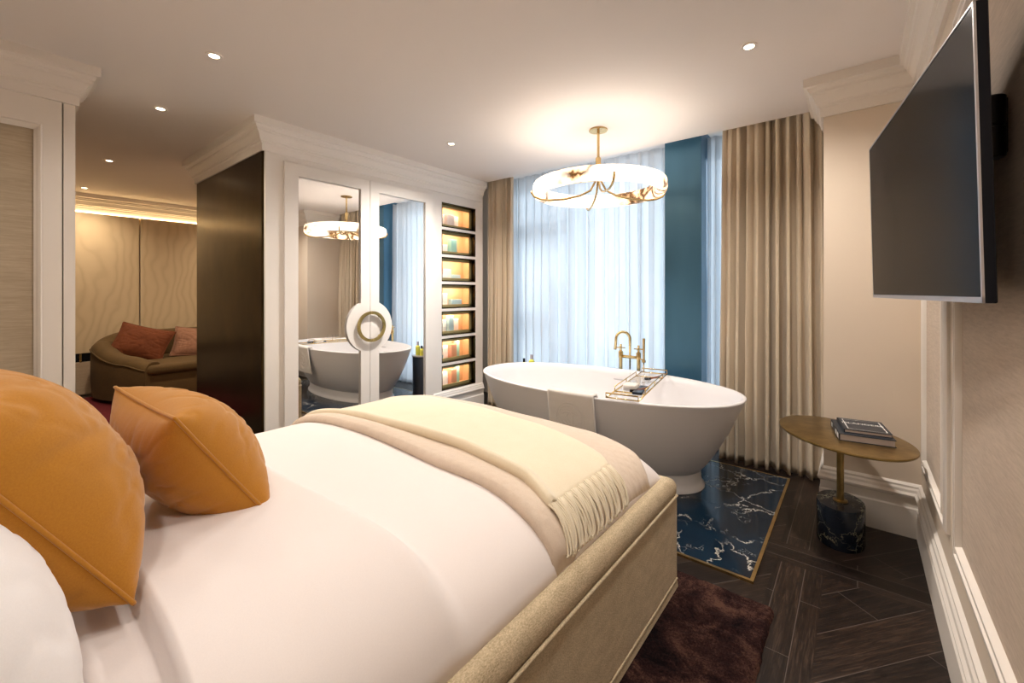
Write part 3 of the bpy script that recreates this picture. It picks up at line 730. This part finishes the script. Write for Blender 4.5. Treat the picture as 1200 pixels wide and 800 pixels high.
# bath filler
fl = empty('tub_filler', (-1.56, 3.58, 0), 'tall brass tub filler tap with hand shower behind the bathtub', 'tap')
fy = 3.58
for x in (-1.646, -1.482):
    bm = bmesh.new(); tube(bm, [(x, fy, .01), (x, fy, .765)], .0155, 14); lathe(bm, [(.03,0), (.03,.012), (.018,.02)], (x, fy, .0), 20)
    lathe(bm, [(.020,0), (.021,.05), (.016,.06)], (x, fy, .715), 16); obj('standpipe', bm, 'gold', fl, auto=40)
bm = bmesh.new(); tube(bm, [(-1.646, fy, .727), (-1.482, fy, .727)], .014, 12); obj('crossbar', bm, 'gold', fl, True)
for x, a in ((-1.646, .3), (-1.482, .1)):
    bm = bmesh.new(); tube(bm, [(x, fy, .765), (x, fy, .835)], .010, 10)
    for q in (0, PI/2): tube(bm, [(x-.038*math.cos(a+q), fy-.038*math.sin(a+q), .803), (x+.038*math.cos(a+q), fy+.038*math.sin(a+q), .803)], .0055, 8)
    obj('cross_handle', bm, 'gold', fl, True)
bm = bmesh.new(); sp = [(-1.56, fy, .62), (-1.56, fy, .885)]
for k in range(1, 17):
    t = PI*k/16; sp.append((-1.56-.052+.052*math.cos(t), fy-.03*(1-math.cos(t)), .885+.062*math.sin(t)))
sp.append((-1.672, fy-.06, .79)); tube(bm, sp, [.006]+[.0125]*(len(sp)-1), 12); obj('spout', bm, 'gold', fl, True)
bm = bmesh.new(); tube(bm, [(-1.43, fy-.01, .70), (-1.43, fy-.01, .90)], [.009, .012], 12); tube(bm, [(-1.482, fy, .727), (-1.43, fy-.01, .71)], .006, 8); lathe(bm, [(.016,0), (.016,.02)], (-1.43, fy-.01, .693), 14)
obj('hand_shower', bm, 'brass', fl, auto=40)
bm = bmesh.new(); tube(bm, [(-1.43, fy-.01, .695), (-1.435, fy+.0, .45), (-1.45, fy+.02, .2), (-1.49, fy, .15), (-1.485, fy, .3)], .006, 8); obj('shower_hose', bm, 'gold', fl, True)
# bath tray
tr = empty('bath_tray', (-1.215, 2.967, .628), 'gilt wire bath tray laid across the bathtub', 'tray')
TA = math.radians(9.5); TM = Matrix.Translation((-1.215, 2.967, .628)) @ Matrix.Rotation(TA, 4, 'Z')
bm = bmesh.new()
for sx in (-.10, .10):
    tube(bm, [TM @ Vector((sx, -.490, .008)), TM @ Vector((sx, .490, .008))], .005, 8)
    tube(bm, [TM @ Vector((sx, -.30, .04)), TM @ Vector((sx, .30, .04))], .0035, 8)
    for y in (-.30, 0, .30): tube(bm, [TM @ Vector((sx, y, .006)), TM @ Vector((sx, y, .04))], .0035, 8)
for y in (-.490, -.30, .30, .490): tube(bm, [TM @ Vector((-.10, y, .008)), TM @ Vector((.10, y, .008))], .005, 8)
for y in (-.490, .490): tube(bm, [TM @ Vector((-.10, y, .006)), TM @ Vector((-.10, y*1.02, .038)), TM @ Vector((.10, y*1.02, .038)), TM @ Vector((.10, y, .006))], .005, 8)
obj('wire_frame', bm, 'gold', tr, True)
bm = bmesh.new(); box(bm, -.095, .095, -.45, .45, 0, .005, 0, 2, TM); obj('mirrored_base', bm, 'glass', tr)
def on_tray(x, y, z=0): return TM @ Vector((x, y, .006+z))
def lathed(name, label, cat, prof, p, m, seg=24, group=None, cap=True):
    bm = bmesh.new(); lathe(bm, prof, p, seg, capt=cap); return tag(obj(name, bm, m, None, auto=40), label, cat, group)
cup = [(.030,0), (.036,.003), (.038,.09), (.035,.09), (.033,.008), (.001,.007)]
lathed('glass_tumbler', 'clear glass tumbler on the bath tray, nearer the towel', 'glass', cup, on_tray(-.02,-.07), 'glass')
lathed('glass_tumbler', 'clear glass tumbler on the bath tray, nearer the window', 'glass', cup, on_tray(.02,.05), 'glass')
bm = bmesh.new(); box(bm, -.05, .04, -.20, -.10, 0, .045, .012, 3, TM @ Matrix.Translation((-.01,-.06,.007))); o = tag(obj('face_cloth', bm, 'towel', None, True), 'folded white face cloth at the near end of the bath tray', 'cloth')
def brush(p, ang, label):
    m = Matrix.Translation(p) @ Matrix.Rotation(ang, 4, 'Z')
    e = empty('bath_brush', p, label, 'brush')
    bm = bmesh.new(); tube(bm, [m @ Vector((0,0,.012)), m @ Vector((.03,0,.016)), m @ Vector((.075,0,.022))], [.009,.006,.008], 10); obj('handle', bm, 'wood', e, True)
    bm = bmesh.new(); box(bm, -.045, .0, -.013, .013, .0, .02, .006, 2, m); obj('head', bm, 'blackm', e, True)
brush(on_tray(.03,-.25,.0), .9, 'small copper brown brush with black head at the near end of the tray')
brush(on_tray(.03,.20,.0), .9, 'small copper brown brush at the far end of the bath tray')
bm = bmesh.new(); box(bm, .02, .085, -.25, -.02, .0, .018, .006, 2, TM @ Matrix.Translation((0,-.08,.006))); 
pk = tag(obj('soap_dish', bm, 'navy'), 'dark marbled soap dish along the right edge of the bath tray', 'dish')
# navy pedestal with bottles beside the window
ped = empty('pedestal_table', (-2.51, 3.38, 0), 'dark navy pedestal standing between the bathtub and the left curtain', 'table')
lathed_ = bmesh.new(); lathe(lathed_, [(.10,0), (.10,.496), (.096,.501)], (-2.51, 3.38, .01), 40); obj('column', lathed_, 'navy', ped, auto=40)
bm = bmesh.new(); lathe(bm, [(.108,0), (.110,.006), (.108,.014)], (-2.51, 3.38, .511), 40); obj('top', bm, 'silver', ped, auto=40)
PT = .525
def bottle(x, y, r, h, m, cm, label, group='bottles on the navy pedestal'):
    e = empty('bottle', (x, y, PT), label, 'bottle', group)
    bm = bmesh.new(); lathe(bm, [(r*.95,0), (r,.006), (r,h*.62), (r*.45,h*.72)], (x, y, PT), 18); obj('body', bm, m, e, auto=40)
    bm = bmesh.new(); lathe(bm, [(r*.5,h*.70), (r*.5,h)], (x, y, PT), 14); obj('cap', bm, cm, e, auto=40)
bottle(-2.475, 3.36, .028, .165, 'yellow', 'greybot', 'yellow bottle with grey cap on the navy pedestal')
bottle(-2.52, 3.43, .026, .14, 'oldbrass', 'greybot', 'small amber bottle behind the yellow one on the navy pedestal')
bottle(-2.56, 3.35, .024, .12, 'yellow', 'blackm', 'small yellow bottle left of the tall one on the navy pedestal')

# ------------------------------------------------------------------ chandelier
CX, CY = -1.54, 2.95
ch = empty('ring_chandelier', (CX, CY, H), 'veined alabaster ring chandelier hanging from a brass stem over the bathtub', 'chandelier')
bm = bmesh.new(); lathe(bm, [(.068,-.012), (.070,-.008), (.070,-.001)], (CX, CY, H), 32); obj('ceiling_plate', bm, 'brass', ch, auto=40)
bm = bmesh.new(); tube(bm, [(CX, CY, H-.008), (CX, CY, 2.33)], .010, 12); lathe(bm, [(.020,2.18), (.021,2.32), (.014,2.33)], (CX, CY, 0), 16); obj('stem', bm, 'brass', ch, auto=40)
bm = bmesh.new(); R0, ZC = .458, 2.085; sec = []
for k in range(20):
    t = 2*PI*k/20; c, s = math.cos(t), math.sin(t)
    sec.append((.042*math.copysign(abs(c)**.6, c), .052*math.copysign(abs(s)**.6, s)))
rings = []
for i in range(96):
    a = 2*PI*i/96; rings.append([bm.verts.new((CX+(R0+dx)*math.cos(a), CY+(R0+dx)*math.sin(a), ZC+dz)) for dx, dz in sec])
for i in range(96):
    for k in range(20): bm.faces.new((rings[i][k], rings[(i+1) % 96][k], rings[(i+1) % 96][(k+1) % 20], rings[i][(k+1) % 20]))
obj('alabaster_ring', bm, 'alabaster', ch, True)
for q in range(4):
    a = YAW+PI/2*q; pr = [(.012,2.22), (.020,2.15), (.06,2.075), (.14,2.035), (.26,2.008), (.38,2.000), (.44,2.008), (.49,2.028), (.508,2.055), (.510,2.075)]
    bm = bmesh.new(); tube(bm, [(CX+r_*math.cos(a), CY+r_*math.sin(a), z) for r_, z in pr], .008, 8); obj('arm', bm, 'brass', ch, True)

# ------------------------------------------------------------------ side table and books
tb = empty('side_table', (-.07, 2.83, 0), 'oval brass side table with black marble base beside the pier', 'table')
bm = bmesh.new(); lathe(bm, [(.985,0), (1,.008), (1,.195), (.985,.203)], (-.07, 2.83, 0), 56, .103, .138, 0); obj('base', bm, 'blackmarble', tb, auto=40)
bm = bmesh.new(); tube(bm, [(-.07, 2.83, .203), (-.07, 2.83, .56)], .016, 18); lathe(bm, [(.032,0), (.032,.006), (.018,.008)], (-.07, 2.83, .203), 24); obj('post', bm, 'oldbrass', tb, auto=40)
TZ = .572
bm = bmesh.new(); lathe(bm, [(.90,-.016), (.985,-.013), (1,-.006), (.995,-.001), (.98,0)], (-.062, 2.765, TZ), 72, .338, .250, -.94); obj('table_top', bm, 'oldbrass', tb, auto=40)
def book(c, ang, w, l, z, t, label, name='book', title=False):
    m = Matrix.Translation((c[0], c[1], z)) @ Matrix.Rotation(ang, 4, 'Z'); e = empty(name, (c[0], c[1], z), label, 'book', 'books on the brass side table')
    bm = bmesh.new(); box(bm, -w/2, w/2, -l/2, l/2, 0, .003, .0008, 1, m); box(bm, -w/2, w/2, -l/2, l/2, t-.003, t, .0008, 1, m); box(bm, -w/2-.001, -w/2+.004, -l/2, l/2, 0, t, .001, 1, m); obj('cover', bm, 'cover', e)
    bm = bmesh.new(); box(bm, -w/2+.004, w/2-.005, -l/2+.005, l/2-.005, .003, t-.003, 0, 1, m); obj('pages', bm, 'paper', e)
    bm = bmesh.new()
    if title:
        for a in ((-w/2+.018, -w/2+.021, -l/2+.02, l/2-.02), (w/2-.017, w/2-.014, -l/2+.02, l/2-.02), (-w/2+.02, w/2-.016, -l/2+.02, -l/2+.0215), (-w/2+.02, w/2-.016, l/2-.0215, l/2-.02)): box(bm, *a, t, t+.0004, 0, 1, m)
        obj('printed_border', bm, 'ink', e)
        cu = bpy.data.curves.new('title', 'FONT'); cu.body = title; cu.size = .034; cu.align_x = 'CENTER'; cu.extrude = .0002
        to = bpy.data.objects.new('tmp', cu); COL.objects.link(to); bpy.context.view_layer.update()
        me = bpy.data.meshes.new_from_object(to.evaluated_get(bpy.context.evaluated_depsgraph_get())); bpy.data.objects.remove(to)
        me.transform(m @ Matrix.Translation((.0, .010, t+.0004))); link('title', me, 'ink', e)
    else:
        for z0 in (-l/2+.02, -l/2+.075, l/2-.06): box(bm, -w/2-.0016, -w/2-.001, z0, z0+.035, .006, t-.006, 0, 1, m)
        obj('spine_lettering', bm, 'ink', e)
BA = math.radians(9)
book((.015, 2.79), BA, .215, .27, TZ, .034, 'thick dark book lying under another on the brass side table')
book((.022, 2.80), BA, .185, .225, TZ+.0345, .017, 'thin navy book with white printed title, lying on a thicker book', title='ISLANDERS')

# ------------------------------------------------------------------ television
tv = empty('wall_tv', (.15, 1.75, 1.58), 'flat black wall television angled out from the right wall', 'television')
TVW, TVH = 1.04, .605
te = Vector((-math.sin(math.radians(7.9)), math.cos(math.radians(7.9)), 0)); tn = Vector((-te.y, te.x, 0))   # along the screen, facing normal
up = (Vector((0,0,1))+tn*.022).normalized(); nn = te.cross(up)*-1
tvn = Vector((.188, 1.245, 1.58)); cen = tvn+te*(TVW/2)
TV = Matrix(((te.x, tn.x, up.x, cen.x), (te.y, tn.y, up.y, cen.y), (te.z, tn.z, up.z, cen.z), (0, 0, 0, 1)))
bm = bmesh.new(); box(bm, -TVW/2, TVW/2, -.020, 0, -TVH/2, TVH/2, .002, 1, TV); box(bm, -.38, .38, -.030, -.018, -.27, .12, .008, 2, TV); obj('housing', bm, 'black', tv)
bm = bmesh.new(); box(bm, -TVW/2+.008, TVW/2-.008, -.001, .0012, -TVH/2+.014, TVH/2-.008, 0, 1, TV); obj('screen', bm, 'screen', tv)
bm = bmesh.new()
for a in ((-TVW/2, TVW/2, -TVH/2, -TVH/2+.012), (-TVW/2, TVW/2, TVH/2-.004, TVH/2), (-TVW/2, -TVW/2+.006, -TVH/2, TVH/2), (TVW/2-.004, TVW/2, -TVH/2, TVH/2)): box(bm, a[0], a[1], -.002, .002, a[2], a[3], 0, 1, TV)
obj('bezel', bm, 'silver', tv)
mt = empty('wall_mount', (.24, 1.42, 1.66), 'black swivel arm holding the television off the wall', 'bracket')
bm = bmesh.new(); lathe(bm, [(.018,0), (.021,.003), (.021,.066), (.018,.068), (.018,.072), (.021,.074), (.021,.135), (.018,.138)], (.236, 1.425, 1.60), 24); obj('pivot', bm, 'blackm', mt, auto=40)
bm = bmesh.new(); box(bm, .228, .246, 1.43, 1.72, 1.63, 1.70, .004); obj('arm', bm, 'blackm', mt)
bm = bmesh.new(); box(bm, .252, RX-.001, 1.42, 1.50, 1.61, 1.73, .002); obj('wall_plate', bm, 'blackm', mt)

# ------------------------------------------------------------------ downlights
def spot(x, y, z, power, size=2.6, blend=1, r=.06, col=(1,.915,.825)):
    l = bpy.data.lights.new('spot_light', 'SPOT'); l.energy = power*4.1; l.spot_size = size; l.spot_blend = blend; l.shadow_soft_size = r; l.color = col
    o = bpy.data.objects.new('spot_light', l); COL.objects.link(o); o.location = (x, y, z); return o
DL = [(-2.623,.756,'recessed ceiling downlight over the bed, in front of the wardrobe',5.5), (-3.661,.746,'recessed downlight over the opening to the lounge',18), (-5.487,.737,'recessed downlight in the lounge ceiling, halfway to the sofa',22),
      (-7.15,.744,'recessed downlight nearest the silk wall panels',12), (-.425,2.426,'recessed downlight in the ceiling above the side table',20), (-2.636,2.451,'small recessed downlight between the wardrobe and chandelier',38)]
first = None
for i, (x, y, lab, pw) in enumerate(DL):
    if first is None:
        dl = empty('downlight', (x, y, H), lab, 'downlight', 'ceiling downlights'); 
        bm = bmesh.new(); lathe(bm, [(.022,-.001), (.024,-.005), (.038,-.005), (.040,-.0005)], (x, y, H), 28, capb=False, capt=False); ring = obj('trim_ring', bm, 'ceil', dl, auto=60)
        bm = bmesh.new(); lathe(bm, [(.024,-.003), (.02,-.004), (.01,-.0045)], (x, y, H), 24); lamp = obj('lamp', bm, 'lamp', dl, True)
        first = (dl, ring, lamp)
    else:
        d2 = first[0].copy(); COL.objects.link(d2); d2.location = (x, y, H); d2['label'] = lab
        for c in first[1:]:
            c2 = c.copy(); COL.objects.link(c2); c2.parent = d2; c2.matrix_parent_inverse = c.matrix_parent_inverse.copy()
    spot(x, y, H-.02, pw, col=(1,.915,.825) if x > -3 else (1,.80,.56))
# unseen spots without fixtures: bed row continued, others added to light bed and lounge
for x, y, pw in ((-1.5,.75,2.2), (-.43,.75,7), (-2.6,-.3,4), (-1.5,-.3,1.8), (-.4,-.3,6), (-5.49,2.45,14), (-7.0,2.45,10)): spot(x, y, H-.02, pw, col=(1,.915,.825) if x > -3 else (1,.80,.56))
# upward glow of the ring onto the ceiling
for q in range(8):
    a = 2*PI*q/8+.2
    l = bpy.data.lights.new('ring_uplight', 'AREA'); l.shape = 'DISK'; l.size = .07; l.energy = .55; l.color = (1,.87,.74)
    o = bpy.data.objects.new('ring_uplight', l); COL.objects.link(o); o.location = (CX+R0*math.cos(a), CY+R0*math.sin(a), ZC+.056); o.rotation_euler = (PI, 0, 0)
# ------------------------------------------------------------------ sky and camera
w = bpy.data.worlds.new('sky'); S.world = w; w.use_nodes = True
bg = w.node_tree.nodes['Background']; bg.inputs[0].default_value = (.87,.945,1.0,1); bg.inputs[1].default_value = 2.25
pl = bpy.data.lights.new('window_daylight', 'AREA'); pl.shape = 'RECTANGLE'; pl.size = 3.1; pl.size_y = 2.5; pl.energy = 1; pl.cycles.is_portal = True
po = bpy.data.objects.new('window_daylight', pl); COL.objects.link(po); po.location = (-1.77, 4.2, 1.27); po.rotation_euler = (PI/2, 0, PI)
po.rotation_euler = (-PI/2, 0, 0)
cam = bpy.data.cameras.new('camera'); cam.sensor_width = 36; cam.lens = 15.0; cam.shift_y = -58/1200; cam.clip_start = .02
co = bpy.data.objects.new('camera', cam); COL.objects.link(co); co.location = (0, 0, CAMZ); co.rotation_euler = (PI/2, 0, YAW); S.camera = co
S.view_settings.view_transform = 'Standard'; S.view_settings.look = 'None'; S.view_settings.gamma = 1; S.view_settings.use_curve_mapping = False
S.view_settings.exposure = 0.52
S.cycles.max_bounces = 10; S.cycles.diffuse_bounces = 5; S.cycles.transparent_max_bounces = 24; S.cycles.caustics_reflective = False; S.cycles.caustics_refractive = False
S.cycles.sample_clamp_indirect = 6
